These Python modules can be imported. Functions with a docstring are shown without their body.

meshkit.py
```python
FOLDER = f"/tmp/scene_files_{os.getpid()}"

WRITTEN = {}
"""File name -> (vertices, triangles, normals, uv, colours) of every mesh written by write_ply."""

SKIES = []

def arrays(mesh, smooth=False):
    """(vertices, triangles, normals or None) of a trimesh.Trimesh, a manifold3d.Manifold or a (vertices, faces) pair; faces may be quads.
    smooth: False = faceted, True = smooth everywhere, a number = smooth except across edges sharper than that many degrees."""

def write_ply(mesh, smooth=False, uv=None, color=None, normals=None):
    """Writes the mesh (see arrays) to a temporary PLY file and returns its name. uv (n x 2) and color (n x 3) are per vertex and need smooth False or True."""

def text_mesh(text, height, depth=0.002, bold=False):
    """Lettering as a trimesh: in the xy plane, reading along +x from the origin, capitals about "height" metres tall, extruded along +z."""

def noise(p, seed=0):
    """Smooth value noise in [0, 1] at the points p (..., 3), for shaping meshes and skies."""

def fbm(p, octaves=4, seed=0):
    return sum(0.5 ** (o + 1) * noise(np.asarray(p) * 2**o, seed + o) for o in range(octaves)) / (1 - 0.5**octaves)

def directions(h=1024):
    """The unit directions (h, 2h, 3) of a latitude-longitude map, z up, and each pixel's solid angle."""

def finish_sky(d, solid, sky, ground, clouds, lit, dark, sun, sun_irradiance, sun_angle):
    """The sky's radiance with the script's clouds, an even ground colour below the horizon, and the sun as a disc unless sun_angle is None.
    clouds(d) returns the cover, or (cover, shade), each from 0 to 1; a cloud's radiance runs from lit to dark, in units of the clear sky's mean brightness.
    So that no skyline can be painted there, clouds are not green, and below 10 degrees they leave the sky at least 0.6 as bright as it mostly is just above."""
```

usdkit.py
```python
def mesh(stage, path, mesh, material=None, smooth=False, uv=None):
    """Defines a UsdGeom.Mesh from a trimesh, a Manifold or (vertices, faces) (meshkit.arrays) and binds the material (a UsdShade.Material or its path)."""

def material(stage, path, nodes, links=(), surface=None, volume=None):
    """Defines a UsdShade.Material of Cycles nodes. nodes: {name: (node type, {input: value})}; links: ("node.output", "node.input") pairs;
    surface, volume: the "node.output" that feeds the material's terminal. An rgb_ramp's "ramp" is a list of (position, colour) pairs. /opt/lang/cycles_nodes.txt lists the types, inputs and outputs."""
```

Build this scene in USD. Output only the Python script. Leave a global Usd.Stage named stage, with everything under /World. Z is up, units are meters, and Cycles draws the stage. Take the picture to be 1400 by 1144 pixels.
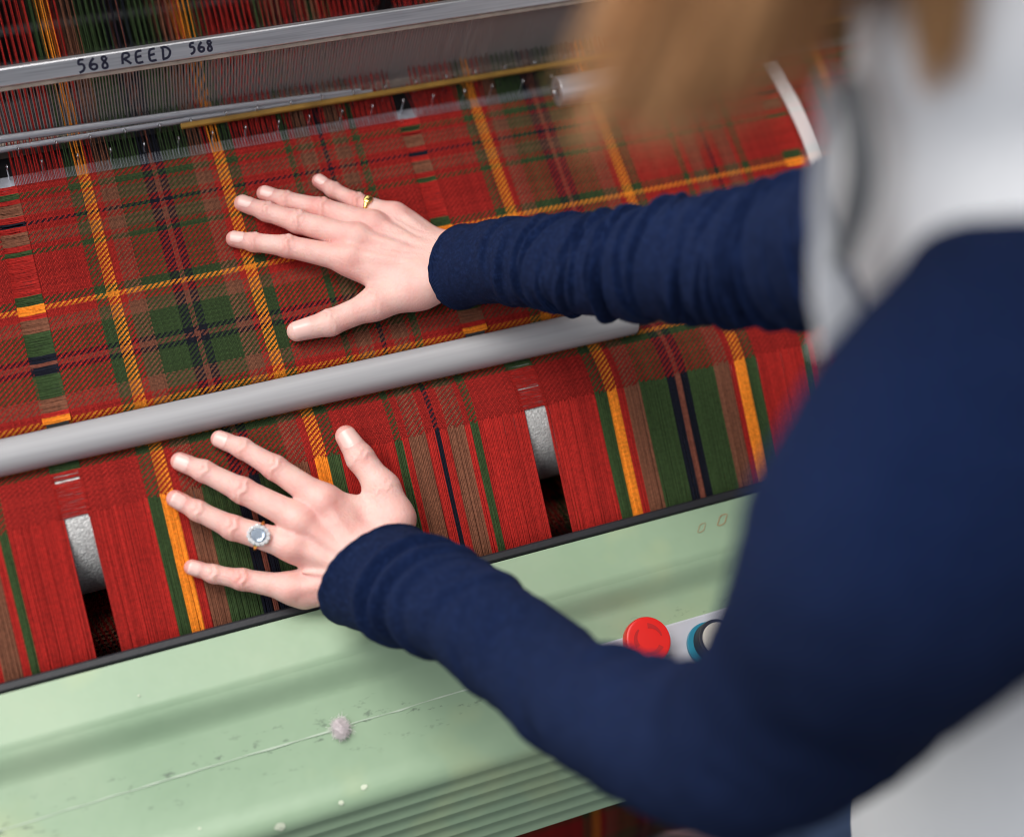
import math, numpy as np, trimesh, manifold3d, usdkit, meshkit
from scipy.interpolate import CubicSpline
from shapely.geometry import Polygon
from pxr import Usd, UsdGeom, UsdLux, UsdShade, Gf, Sdf, Vt

# ------------------------------------------------------------------ stage, camera, lamps
stage = Usd.Stage.CreateInMemory()
UsdGeom.SetStageUpAxis(stage, UsdGeom.Tokens.z)
UsdGeom.SetStageMetersPerUnit(stage, 1.0)
UsdGeom.Xform.Define(stage, '/World')
UsdGeom.Scope.Define(stage, '/World/Looks')
A = np.array
RIGHT, DOWN, FWD = A([.93482, -.29865, .19213]), A([-.22151, -.91329, -.34181]), A([.27755, .27698, -.91992])
CAM = A([-.0386, -.3998, 1.0601])
cam = UsdGeom.Camera.Define(stage, '/World/camera')
m4 = np.eye(4); m4[0, :3], m4[1, :3], m4[2, :3], m4[3, :3] = RIGHT, -DOWN, -FWD, CAM
cam.AddTransformOp().Set(Gf.Matrix4d(*m4.ravel().tolist()))
cam.CreateFocalLengthAttr(50.0); cam.CreateHorizontalApertureAttr(36.0); cam.CreateVerticalApertureAttr(36.0 * 836 / 1024)
cam.CreateClippingRangeAttr(Gf.Vec2f(.02, 50)); cam.CreateFStopAttr(1.75); cam.CreateFocusDistanceAttr(1.125)
cam.CreateExposureAttr(0.47)

def lamp(name, pos, target, w, h, power, color=(1, 1, 1)):
    pos, target = A(pos, float), A(target, float)
    z = pos - target; z /= np.linalg.norm(z)
    x = np.cross([0, 1, .01], z); x /= np.linalg.norm(x); y = np.cross(z, x)
    L = UsdLux.RectLight.Define(stage, '/World/' + name)
    m = np.eye(4); m[0, :3], m[1, :3], m[2, :3], m[3, :3] = x, y, z, pos
    L.AddTransformOp().Set(Gf.Matrix4d(*m.ravel().tolist()))
    L.CreateWidthAttr(w); L.CreateHeightAttr(h); L.CreateIntensityAttr(power); L.CreateColorAttr(Gf.Vec3f(*color))
lamp('ceiling_lamp', (-.75, 1.05, 2.2), (.2, 0, 0), 1.8, 1.3, 7.6, (1.0, .97, .93))
lamp('ceiling_lamp_001', (-1.6, -.35, 2.1), (.1, -.1, 0), 1.6, 1.2, 4.2, (.95, .97, 1.0))
lamp('added_back_light', (-.3, 3.4, 2.9), (.2, -.2, 0), 3.2, 1.4, 5.0, (.97, .98, 1.0))  # added rear light for glare on the beam, no window known
lamp('ceiling_lamp_002', (1.6, -1.3, 2.3), (.5, -.3, .2), 1.4, 1.2, .8, (.97, .98, 1.0))
dome = UsdLux.DomeLight.Define(stage, '/World/room_light')
dome_mat = usdkit.material(stage, '/World/Looks/room_light', {'b': ('background_shader', {'color': (.80, .86, 1.0), 'strength': .125})}, surface='b.background')
UsdShade.MaterialBindingAPI.Apply(dome.GetPrim()).Bind(dome_mat)

# ------------------------------------------------------------------ helpers
USED = set()
def numbered(parent, name):
    k, out = 0, name
    while f'{parent}/{out}' in USED:
        k += 1; out = f'{name}_{k:03d}'
    USED.add(f'{parent}/{out}')
    return f'{parent}/{out}'
def tag(prim, label=None, cat=None, group=None, kind=None):
    for k, v in (('label', label), ('category', cat), ('group', group), ('kind', kind)):
        if v: prim.SetCustomDataByKey(k, v)
    return prim
def thing(name, label, cat, group=None, kind=None, loc=(0, 0, 0)):
    x = UsdGeom.Xform.Define(stage, numbered('/World', name)); x.AddTranslateOp().Set(Gf.Vec3d(*map(float, loc)))
    return tag(x.GetPrim(), label, cat, group, kind)
def obj(name, mesh, mat, parent=None, smooth=False, uv=None, label=None, cat=None, group=None, kind=None, primvars=None):
    path = numbered(str(parent.GetPath()) if parent else '/World', name)
    m = usdkit.mesh(stage, path, mesh, mat, smooth=smooth, uv=uv)
    for k, v in (primvars or {}).items():
        UsdGeom.PrimvarsAPI(m).CreatePrimvar(k, Sdf.ValueTypeNames.FloatArray, 'vertex').Set(Vt.FloatArray.FromNumpy(np.asarray(v, np.float32)))
    return tag(m.GetPrim(), label, cat, group, kind)
def mat(name, nodes, links=(), surface='p.BSDF'):
    return usdkit.material(stage, '/World/Looks/' + name, nodes, links, surface=surface)
def simple(name, color, rough=.5, metal=0., bump=0., scale=200., vary=.0, **kw):
    n = {'p': ('principled_bsdf', dict(base_color=color, roughness=rough, metallic=metal, **kw))}
    l = []
    if bump or vary:
        n['g'] = ('texture_coordinate', {}); n['n'] = ('noise_texture', {'scale': scale, 'detail': 4.0})
        l += [('g.object', 'n.vector')]
    if bump:
        n['b'] = ('bump', {'strength': 1.0, 'distance': bump}); l += [('n.fac', 'b.height'), ('b.normal', 'p.normal')]
    if vary:
        n['m'] = ('map_range', {'from_min': .3, 'from_max': .7, 'to_min': 1 - vary, 'to_max': 1 + vary})
        n['v'] = ('vector_math', {'math_type': 'scale', 'vector1': color})
        l += [('n.fac', 'm.value'), ('m.result', 'v.scale'), ('v.vector', 'p.base_color')]
    return mat(name, n, l)
def box(lo, hi, bevel=0.0):
    lo, hi = A(lo, float), A(hi, float)
    if bevel:
        pts = []
        for sx in (0, 1):
            for sy in (0, 1):
                for sz in (0, 1):
                    c = np.where([sx, sy, sz], hi, lo); d = np.where([sx, sy, sz], -1, 1) * bevel
                    pts += [c + d * [1, 1, 0], c + d * [1, 0, 1], c + d * [0, 1, 1]]
        return trimesh.convex.convex_hull(A(pts))
    b = trimesh.creation.box(extents=hi - lo); b.apply_translation((lo + hi) / 2); return b
def cyl(a, b, r, n=48, bevel=0.0, cap_in=0.0):
    """turned cylinder between a and b with softened rims; cap_in hollows the end at a"""
    a, b = A(a, float), A(b, float); L = np.linalg.norm(b - a)
    prof = [(1e-5, 0), (r - bevel, 0), (r - .3 * bevel, .3 * bevel), (r, bevel), (r, L - bevel), (r - .3 * bevel, L - .3 * bevel), (r - bevel, L), (1e-5, L)]
    if cap_in:
        prof = [(1e-5, cap_in), (r * .55, cap_in), (r * .6, 0)] + prof[1:]
    m = trimesh.creation.revolve(A(prof), sections=n)
    m.apply_transform(trimesh.geometry.align_vectors([0, 0, 1], (b - a) / L)); m.apply_translation(a)
    return m
def tubes(paths, radius, uv=None, sides=4):
    """many tubes in one mesh: paths (n, k, 3), radius scalar or (n,) ; uv (n, k, 2) optional. Returns mesh, uv"""
    P = np.asarray(paths, float); n, k, _ = P.shape
    T = np.gradient(P, axis=1); T /= np.linalg.norm(T, axis=2, keepdims=True) + 1e-12
    ref = np.where(np.abs(T[..., :1]) > .8, A([0, 0, 1.]), A([1., 0, 0]))
    U = np.cross(T, ref); U /= np.linalg.norm(U, axis=2, keepdims=True); W = np.cross(T, U)
    a = np.arange(sides) / sides * 2 * np.pi
    r = np.broadcast_to(np.asarray(radius, float), (n,))[:, None, None, None] if np.ndim(radius) < 2 else np.asarray(radius)[:, :, None, None]
    V = P[:, :, None] + r * (U[:, :, None] * np.cos(a)[:, None] + W[:, :, None] * np.sin(a)[:, None])
    idx = np.arange(n * k * sides).reshape(n, k, sides)
    q = np.stack([idx[:, :-1], np.roll(idx, -1, 2)[:, :-1], np.roll(idx, -1, 2)[:, 1:], idx[:, 1:]], -1).reshape(-1, 4)
    F = np.vstack([q[:, [0, 1, 2]], q[:, [0, 2, 3]]])
    o = None if uv is None else np.repeat(np.asarray(uv, float)[:, :, None], sides, 2).reshape(-1, 2)
    return (V.reshape(-1, 3), F), o
def grid_faces(nu, nv):
    i = np.arange(nu * nv).reshape(nu, nv)
    q = np.stack([i[:-1, :-1], i[1:, :-1], i[1:, 1:], i[:-1, 1:]], -1).reshape(-1, 4)
    return np.vstack([q[:, [0, 1, 2]], q[:, [0, 2, 3]]])
def smin(a, b, k):
    h = np.clip(.5 + .5 * (b - a) / k, 0, 1); return b + (a - b) * h - k * h * (1 - h)
def cone(P, a, b, ra, rb):
    a, b = A(a, np.float32), A(b, np.float32); ba = b - a; pa = P - a
    h = np.clip((pa @ ba) / max(float(ba @ ba), 1e-12), 0, 1)
    return np.linalg.norm(pa - h[..., None] * ba, axis=-1) - (ra + (rb - ra) * h)
def iso(f, lo, hi, h):
    """marching tetrahedra of f(points) < 0"""
    lo, hi = A(lo, float), A(hi, float); n = np.ceil((hi - lo) / h).astype(int) + 1
    ax = [lo[i] + np.arange(n[i]) * h for i in range(3)]
    P = np.stack(np.meshgrid(*ax, indexing='ij'), -1).astype(np.float32)
    F = np.concatenate([f(s) for s in np.array_split(P, max(1, len(P) // 12), 0)], 0).astype(np.float64)
    F[np.abs(F) < h * 1e-3] = h * 1e-3
    for k in range(3):
        e = [slice(None)] * 3
        for s_ in (0, -1): e[k] = s_; F[tuple(e)] = np.maximum(F[tuple(e)], h)
    S = (n[1] * n[2], n[2], 1)
    c = F[:-1, :-1, :-1]; mn, mx = c.copy(), c.copy()
    for d in np.ndindex(2, 2, 2):
        s = F[d[0]:n[0] - 1 + d[0], d[1]:n[1] - 1 + d[1], d[2]:n[2] - 1 + d[2]]; mn = np.minimum(mn, s); mx = np.maximum(mx, s)
    I = np.argwhere((mn < 0) & (mx > 0)); base = I @ A(S)
    Ff, tris, ins = F.ravel(), [], []
    off = lambda *d: d[0] * S[0] + d[1] * S[1] + d[2] * S[2]
    import itertools
    E = []
    for p in itertools.permutations(range(3)):
        v = [0, 0, 0]; ids = [off(*v)]
        for k in p: v[k] = 1; ids.append(off(*v))
        t = base[:, None] + A(ids); s = Ff[t] < 0; cnt = s.sum(1)
        for c1 in (1, 3):
            r = cnt == c1; tt, ss = t[r], s[r] if c1 == 1 else ~s[r]
            o = np.argsort(~ss, axis=1, kind='stable'); tt = np.take_along_axis(tt, o, 1)
            E.append((np.stack([tt[:, [0, 1]], tt[:, [0, 2]], tt[:, [0, 3]]], 1), tt[:, 0] if c1 == 1 else -1 - tt[:, 0]))
        r = cnt == 2; o = np.argsort(~s[r], axis=1, kind='stable'); tt = np.take_along_axis(t[r], o, 1)
        q = [tt[:, [0, 2]], tt[:, [0, 3]], tt[:, [1, 3]], tt[:, [1, 2]]]
        E.append((np.stack([q[0], q[1], q[2]], 1), tt[:, 0])); E.append((np.stack([q[0], q[2], q[3]], 1), tt[:, 0]))
    ed = np.concatenate([e for e, _ in E]); ref = np.concatenate([r for _, r in E])
    ed = np.sort(ed, 2); key = ed[..., 0] * (F.size + 1) + ed[..., 1]
    u, inv = np.unique(key, return_inverse=True); inv = inv.reshape(key.shape)
    a, b = u // (F.size + 1), u % (F.size + 1)
    Pf = P.reshape(-1, 3).astype(float); w = (Ff[a] / (Ff[a] - Ff[b]))[:, None]
    V = Pf[a] + (Pf[b] - Pf[a]) * w
    inside = np.where(ref >= 0, ref, -1 - ref); flip_sign = np.where(ref >= 0, 1, -1)
    cen = V[inv].mean(1) - Pf[inside]
    nn = np.cross(V[inv[:, 1]] - V[inv[:, 0]], V[inv[:, 2]] - V[inv[:, 0]])
    bad = (nn * cen).sum(1) * flip_sign < 0
    inv[bad] = inv[bad][:, ::-1]
    return V, inv
def manifold(V, F):
    return manifold3d.Manifold(manifold3d.Mesh(np.asarray(V, np.float32), np.asarray(F, np.uint32)))
rng = np.random.default_rng(7)

# ------------------------------------------------------------------ tartan: sett, cloth materials
N = .110                      # metres between a pair of close yellow stripes
PER = 3.067                   # sett repeat, in N
RED, BRN, GRN, BLK, YEL, PNK = (.365, .0175, .0130), (.190, .072, .040), (.038, .068, .022), (.008, .009, .018), (.80, .245, .020), (.21, .065, .042)
SETT = [(.038, YEL), (.096, RED), (.207, BRN), (.417, GRN), (.482, BLK), (.518, PNK), (.583, BLK), (.793, GRN), (.904, BRN), (.962, RED), (1.038, YEL), (1.124, GRN), (1.50, RED), (1.55, GRN), (1.595, RED), (1.715, BRN), (1.77, RED), (1.81, BLK), (1.865, RED), (1.985, BRN), (2.03, RED), (2.083, GRN), (2.943, RED), (3.029, GRN), (PER, YEL)]
WSETT = [(.023, YEL), (.075, RED), (.207, BRN), (.432, GRN), (.480, BLK), (.520, PNK), (.570, BLK), (.793, GRN), (.904, BRN), (.975, RED), (1.025, YEL), (1.10, GRN), (1.50, BRN)] + [(e, c) for e, c in SETT if e > 1.52]
WSETT[12] = (1.50, RED)
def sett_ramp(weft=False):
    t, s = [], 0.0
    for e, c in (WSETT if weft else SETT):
        t.append((s / PER, tuple(v * (.88 if weft and c != YEL else 1) for v in c))); s = e  # weft colours darkened in place of shade between the twill yarns
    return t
PITCH, PICK = N / 92, N * .857 / 92
def in_gap(xn):
    f = np.mod(xn, PER); return (f > 2.424) & (f < 2.576)
def woven(name, weft_map=True, thread=False, dim=1.0):
    n = {'uv': ('texture_coordinate', {}), 's': ('separate_xyz', {}), 'r': ('rgb_ramp', {'ramp': sett_ramp(), 'interpolate': False}), 'p': ('principled_bsdf', {'roughness': .82, 'specular_ior_level': .18})}
    l = [('uv.UV', 's.vector')]
    def M(k, t, a, b=None, **kw):
        d = {'math_type': t, **kw}
        for i, v in (('value1', a), ('value2', b)):
            if v is None: continue
            if isinstance(v, str): l.append((v, f'{k}.{i}'))
            else: d[i] = v
        n[k] = ('math', d); return k + '.value'
    fx = M('fx', 'fraction', M('dx', 'divide', 's.x', PER * N))
    l.append((fx, 'r.fac'))
    if thread:      # bare threads: warp colour, or weft colour when u carries it
        n['t'] = ('white_noise_texture', {'dimensions': '1D'}); l.append((M('ti', 'floor', M('tp', 'divide', 's.y', 1.0)), 't.w'))
        n['mr'] = ('map_range', {'to_min': .80 * dim, 'to_max': 1.16 * dim}); l.append(('t.value', 'mr.value'))
        n['o'] = ('noise_texture', {'scale': 420.0, 'detail': 4.0, 'roughness': .65}); l.append(('uv.object', 'o.vector'))
        n['mo'] = ('map_range', {'from_min': .3, 'from_max': .7, 'to_min': .68, 'to_max': 1.3}); l.append(('o.fac', 'mo.value'))
        n['v'] = ('vector_math', {'math_type': 'scale'}); l += [('r.color', 'v.vector1'), (M('mm', 'multiply', 'mr.result', 'mo.result'), 'v.scale'), ('v.vector', 'p.base_color')]
        return mat(name, n, l)
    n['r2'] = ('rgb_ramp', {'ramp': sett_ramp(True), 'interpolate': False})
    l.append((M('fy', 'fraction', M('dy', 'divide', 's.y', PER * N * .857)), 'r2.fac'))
    n['jn'] = ('noise_texture', {'scale': 260.0, 'detail': 2.0}); l.append(('uv.object', 'jn.vector'))
    j = M('j', 'multiply', M('j0', 'subtract', 'jn.fac', .5), .9)
    u = M('u', 'add', M('u0', 'divide', 's.x', PITCH), j); v = M('v', 'add', M('v0', 'divide', 's.y', PICK), j)
    iu, iv = M('iu', 'floor', u), M('iv', 'floor', v)
    up = M('up', 'less_than', M('k', 'floored_modulo', M('kd', 'subtract', iu, iv), 4.0), 1.5)
    n['mx'] = ('mix_color', {}); l += [(up, 'mx.fac'), ('r2.color', 'mx.a'), ('r.color', 'mx.b')]
    for k, w in (('wu', iu), ('wv', iv)):
        n[k] = ('white_noise_texture', {'dimensions': '1D'}); l.append((w, k + '.w'))
    n['wm'] = ('mix_float', {}); l += [(up, 'wm.fac'), ('wv.value', 'wm.a'), ('wu.value', 'wm.b')]
    n['mr'] = ('map_range', {'to_min': .74, 'to_max': 1.26}); l.append(('wm.result', 'mr.value'))
    n['o'] = ('noise_texture', {'scale': 1500.0, 'detail': 3.0}); l.append(('uv.object', 'o.vector'))
    n['mo'] = ('map_range', {'from_min': .3, 'from_max': .7, 'to_min': .75, 'to_max': 1.25}); l.append(('o.fac', 'mo.value'))
    n['sc'] = ('vector_math', {'math_type': 'scale'}); l += [('mx.result', 'sc.vector1'), (M('mm', 'multiply', 'mr.result', 'mo.result'), 'sc.scale'), ('sc.vector', 'p.base_color')]
    # relief: each float is a rounded yarn
    hu = M('hu', 'sine', M('hu0', 'multiply', M('hu1', 'fraction', u), math.pi)); hv = M('hv', 'sine', M('hv0', 'multiply', M('hv1', 'fraction', v), math.pi))
    n['hm'] = ('mix_float', {}); l += [(up, 'hm.fac'), (hv, 'hm.a'), (hu, 'hm.b')]
    n['b'] = ('bump', {'strength': 1.0, 'distance': .00075}); l += [('hm.result', 'b.height'), ('b.normal', 'p.normal')]
    return mat(name, n, l)
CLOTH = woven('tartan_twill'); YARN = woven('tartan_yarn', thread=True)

# ------------------------------------------------------------------ other materials
tc = lambda: ('texture_coordinate', {})
GREYP = mat('grey_plastic', {'g': tc(), 'mp': ('mapping', {'scale': (6, 260, 260)}), 'n': ('noise_texture', {'scale': 1.0, 'detail': 4.0}), 'r': ('rgb_ramp', {'ramp': [(.25, (.34, .335, .345)), (.75, (.40, .395, .405))]}), 'mr': ('map_range', {'to_min': .42, 'to_max': .58}), 'b': ('bump', {'strength': .5, 'distance': .00012}), 'p': ('principled_bsdf', {'specular_ior_level': .3})},
            [('g.object', 'mp.vector'), ('mp.vector', 'n.vector'), ('n.fac', 'r.fac'), ('r.color', 'p.base_color'), ('n.fac', 'mr.value'), ('mr.result', 'p.roughness'), ('n.fac', 'b.height'), ('b.normal', 'p.normal')])
ALU = mat('brushed_aluminium', {'g': tc(), 'mp': ('mapping', {'scale': (14, 500, 500)}), 'n': ('noise_texture', {'scale': 1.0, 'detail': 5.0}), 'r': ('rgb_ramp', {'ramp': [(.3, (.55, .55, .57)), (.7, (.74, .74, .76))]}), 'mr': ('map_range', {'to_min': .28, 'to_max': .48}), 'p': ('principled_bsdf', {'metallic': .85})},
          [('g.object', 'mp.vector'), ('mp.vector', 'n.vector'), ('n.fac', 'r.fac'), ('r.color', 'p.base_color'), ('n.fac', 'mr.value'), ('mr.result', 'p.roughness')])
SAND = mat('sand_roller_steel', {'g': tc(), 'n': ('noise_texture', {'scale': 420.0, 'detail': 3.0}), 'v': ('voronoi_texture', {'scale': 560.0}), 'r': ('rgb_ramp', {'ramp': [(.25, (.36, .35, .34)), (.75, (.66, .65, .63))]}), 'b': ('bump', {'strength': .8, 'distance': .0006}), 'p': ('principled_bsdf', {'metallic': .25, 'roughness': .5})},
           [('g.object', 'n.vector'), ('g.object', 'v.vector'), ('n.fac', 'r.fac'), ('r.color', 'p.base_color'), ('v.distance', 'b.height'), ('b.normal', 'p.normal')])
STEEL = simple('polished_steel', (.62, .62, .64), .22, 1.0)
DENT = simple('reed_wire_steel', (.46, .42, .41), .5, .25)
HEDDLE = simple('heddle_steel', (.22, .20, .19), .45, .8)
DARK = simple('dark_iron', (.018, .018, .02), .55, .2, vary=.3, scale=30)
RUBBER = simple('black_rubber', (.012, .012, .016), .55, bump=.0002, scale=300)
TAN = simple('reed_baulk', (.30, .24, .20), .5, .3, vary=.2, scale=90)
RODM = simple('satin_steel', (.50, .50, .53), .42, .8)
MUST = simple('mustard_wood', (.30, .16, .025), .5, vary=.25, scale=60)
PALE = simple('pale_steel', (.40, .42, .47), .32, .35, vary=.15, scale=120)
INK = simple('marker_ink', (.012, .012, .03), .5)
MAGENTA = simple('cloth_roll', (.08, .010, .006), .8)
GREEN = mat('green_paint', {'g': tc(), 's': ('separate_xyz', {}), 'n': ('noise_texture', {'scale': 5.0, 'detail': 6.0, 'roughness': .6}), 'r': ('rgb_ramp', {'ramp': [(.25, (.235, .345, .220)), (.5, (.28, .39, .255)), (.75, (.345, .435, .295))]}),
    # yellowed, worn patches
    'n2': ('noise_texture', {'scale': 7.0, 'detail': 3.0}), 'r2': ('rgb_ramp', {'ramp': [(.54, (0, 0, 0)), (.68, (1, 1, 1))]}), 'yx': ('mix_color', {'b': (.47, .50, .25)}), 'f2': ('math', {'math_type': 'multiply', 'value2': .55}),
    # dark rubbed specks in a band along the seam
    'mp': ('mapping', {'scale': (60, 130, 60)}), 'n3': ('noise_texture', {'scale': 1.0, 'detail': 5.0, 'roughness': .7}), 'r3': ('rgb_ramp', {'ramp': [(.59, (0, 0, 0)), (.66, (1, 1, 1))]}), 'yb': ('map_range', {'from_min': .026, 'from_max': .004, 'to_min': 0, 'to_max': .75, 'clamp': True}), 'ya': ('math', {'math_type': 'absolute'}), 'y0': ('math', {'math_type': 'add', 'value2': .279}), 'f3': ('math', {'math_type': 'multiply'}), 'dk': ('mix_color', {'b': (.09, .12, .09)}),
    'n4': ('noise_texture', {'scale': 70.0, 'detail': 2.0}), 'mr': ('map_range', {'to_min': .36, 'to_max': .58}), 'b': ('bump', {'strength': .5, 'distance': .0006}), 'p': ('principled_bsdf', {'specular_ior_level': .5})},
    [('g.object', 'n.vector'), ('g.object', 'n2.vector'), ('g.object', 'mp.vector'), ('mp.vector', 'n3.vector'), ('g.object', 's.vector'), ('n.fac', 'r.fac'), ('n2.fac', 'r2.fac'), ('r2.color', 'f2.value1'), ('f2.value', 'yx.fac'), ('r.color', 'yx.a'),
     ('s.y', 'y0.value1'), ('y0.value', 'ya.value1'), ('ya.value', 'yb.value'), ('n3.fac', 'r3.fac'), ('r3.color', 'f3.value1'), ('yb.result', 'f3.value2'), ('f3.value', 'dk.fac'), ('yx.result', 'dk.a'), ('dk.result', 'p.base_color'),
     ('g.object', 'n4.vector'), ('n.fac', 'mr.value'), ('mr.result', 'p.roughness'), ('n4.fac', 'b.height'), ('b.normal', 'p.normal')])
SKIN = mat('skin', {'g': tc(), 'n': ('noise_texture', {'scale': 70.0, 'detail': 4.0}), 'bl': ('attribute', {'attribute': 'blush'}), 'ad': ('math', {'math_type': 'multiply_add', 'value2': .85, 'value3': -.42}), 'su': ('math', {'math_type': 'add', 'use_clamp': True}), 'mx': ('mix_color', {'a': (.80, .495, .435), 'b': (.70, .225, .20)}),
    'v': ('voronoi_texture', {'scale': 1300.0}), 'n2': ('noise_texture', {'scale': 480.0, 'detail': 5.0}), 'bb': ('bump', {'strength': .55, 'distance': .00012}), 'b': ('bump', {'strength': .6, 'distance': .0009}), 'p': ('principled_bsdf', {'roughness': .46, 'specular_ior_level': .35, 'subsurface_weight': .35, 'subsurface_radius': (1.0, .35, .2), 'subsurface_scale': .0022})},
    [('g.object', 'n.vector'), ('g.object', 'v.vector'), ('g.object', 'n2.vector'), ('n.fac', 'ad.value1'), ('ad.value', 'su.value1'), ('bl.fac', 'su.value2'), ('su.value', 'mx.fac'), ('mx.result', 'p.base_color'), ('v.distance', 'bb.height'), ('bb.normal', 'b.normal'), ('n2.fac', 'b.height'), ('b.normal', 'p.normal')])
NAIL = simple('nail', (.80, .505, .45), .28, specular_ior_level=.5)
NAVY = mat('navy_wool', {'g': tc(), 'n': ('noise_texture', {'scale': 260.0, 'detail': 8.0, 'roughness': .85}), 'r': ('rgb_ramp', {'ramp': [(.3, (.0019, .0060, .029)), (.5, (.0042, .0122, .050)), (.70, (.017, .036, .118))]}), 'u': ('separate_xyz', {}), 'ws': ('math', {'math_type': 'sine'}), 'wm': ('math', {'math_type': 'multiply', 'value2': 2 * math.pi * 900}), 'wa': ('math', {'math_type': 'multiply_add', 'value2': .35}), 'b': ('bump', {'strength': 1.0, 'distance': .0011}), 'p': ('principled_bsdf', {'roughness': .9, 'specular_ior_level': .10, 'sheen_weight': .05, 'sheen_roughness': .4, 'sheen_tint': (.30, .42, .9)})},
    [('g.object', 'n.vector'), ('n.fac', 'r.fac'), ('r.color', 'p.base_color'), ('g.UV', 'u.vector'), ('u.y', 'wm.value1'), ('wm.value', 'ws.value1'), ('ws.value', 'wa.value1'), ('n.fac', 'wa.value3'), ('wa.value', 'b.height'), ('b.normal', 'p.normal')])
WHITE = simple('white_gilet_fabric', (.90, .90, .91), .85, bump=.0006, scale=350, sheen_weight=.1)
LINING = simple('grey_lining', (.22, .22, .22), .9, bump=.0004, scale=300)
DENIM = simple('blue_denim', (.16, .24, .42), .85, bump=.0005, scale=700, vary=.3)
GOLD = simple('gold', (.95, .62, .20), .2, 1.0)
SILVER = simple('white_gold', (.9, .9, .9), .15, 1.0)
GEM = mat('pale_blue_gem', {'p': ('principled_bsdf', {'base_color': (.66, .76, .88), 'roughness': .03, 'ior': 1.76, 'transmission_weight': .7})})
DIAMOND = mat('clear_diamond', {'p': ('principled_bsdf', {'base_color': (.97, .97, .98), 'roughness': .04, 'ior': 2.2, 'transmission_weight': .35, 'specular_ior_level': .9})})
HAIR = mat('brown_hair', {'a': ('attribute', {'attribute': 'tone'}), 'r': ('rgb_ramp', {'ramp': [(0, (.13, .050, .017)), (.5, (.37, .165, .065)), (1, (.60, .34, .16))]}), 'p': ('principled_bsdf', {'roughness': .45, 'specular_ior_level': .4})}, [('a.fac', 'r.fac'), ('r.color', 'p.base_color')])
REDP = simple('red_plastic', (.72, .016, .012), .35, specular_ior_level=.4)
REDD = simple('dark_red_print', (.46, .010, .010), .4)
PLATE = simple('grey_panel', (.50, .50, .55), .4, vary=.05, scale=40)
CREAM = simple('cream_plastic', (.68, .64, .56), .35)
TEAL = simple('teal_plastic', (.015, .20, .30), .4)
CHIP = simple('cream_paint_chip', (.54, .59, .45), .6)
SEAM = simple('pale_filler', (.46, .54, .43), .6)
RUST = simple('rust_mark', (.38, .20, .09), .7)
LINTM = simple('lint', (.92, .84, .85), .95, bump=.001, scale=900)
TAPE = mat('white_selvedge', {'uv': tc(), 's': ('separate_xyz', {}), 'd': ('math', {'math_type': 'divide', 'value2': PER * N * .857}), 'f': ('math', {'math_type': 'fraction'}), 'r': ('rgb_ramp', {'ramp': sett_ramp(), 'interpolate': False}), 'w': ('wave_texture', {'bands_direction': 'diagonal', 'scale': 330.0}), 'wf': ('math', {'math_type': 'multiply_add', 'value2': .3, 'value3': .06}), 'm': ('mix_color', {'a': (.82, .78, .76)}), 'p': ('principled_bsdf', {'roughness': .75})},
    [('uv.UV', 's.vector'), ('s.y', 'd.value1'), ('d.value', 'f.value1'), ('f.value', 'r.fac'), ('uv.UV', 'w.vector'), ('w.fac', 'wf.value1'), ('wf.value', 'm.fac'), ('r.color', 'm.b'), ('m.result', 'p.base_color')])
FLOOR = simple('floor_paint', (.05, .05, .055), .6, vary=.2, scale=6)

X0, X1 = -.42, .98           # stretch of loom that is built
FELL = .204
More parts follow.
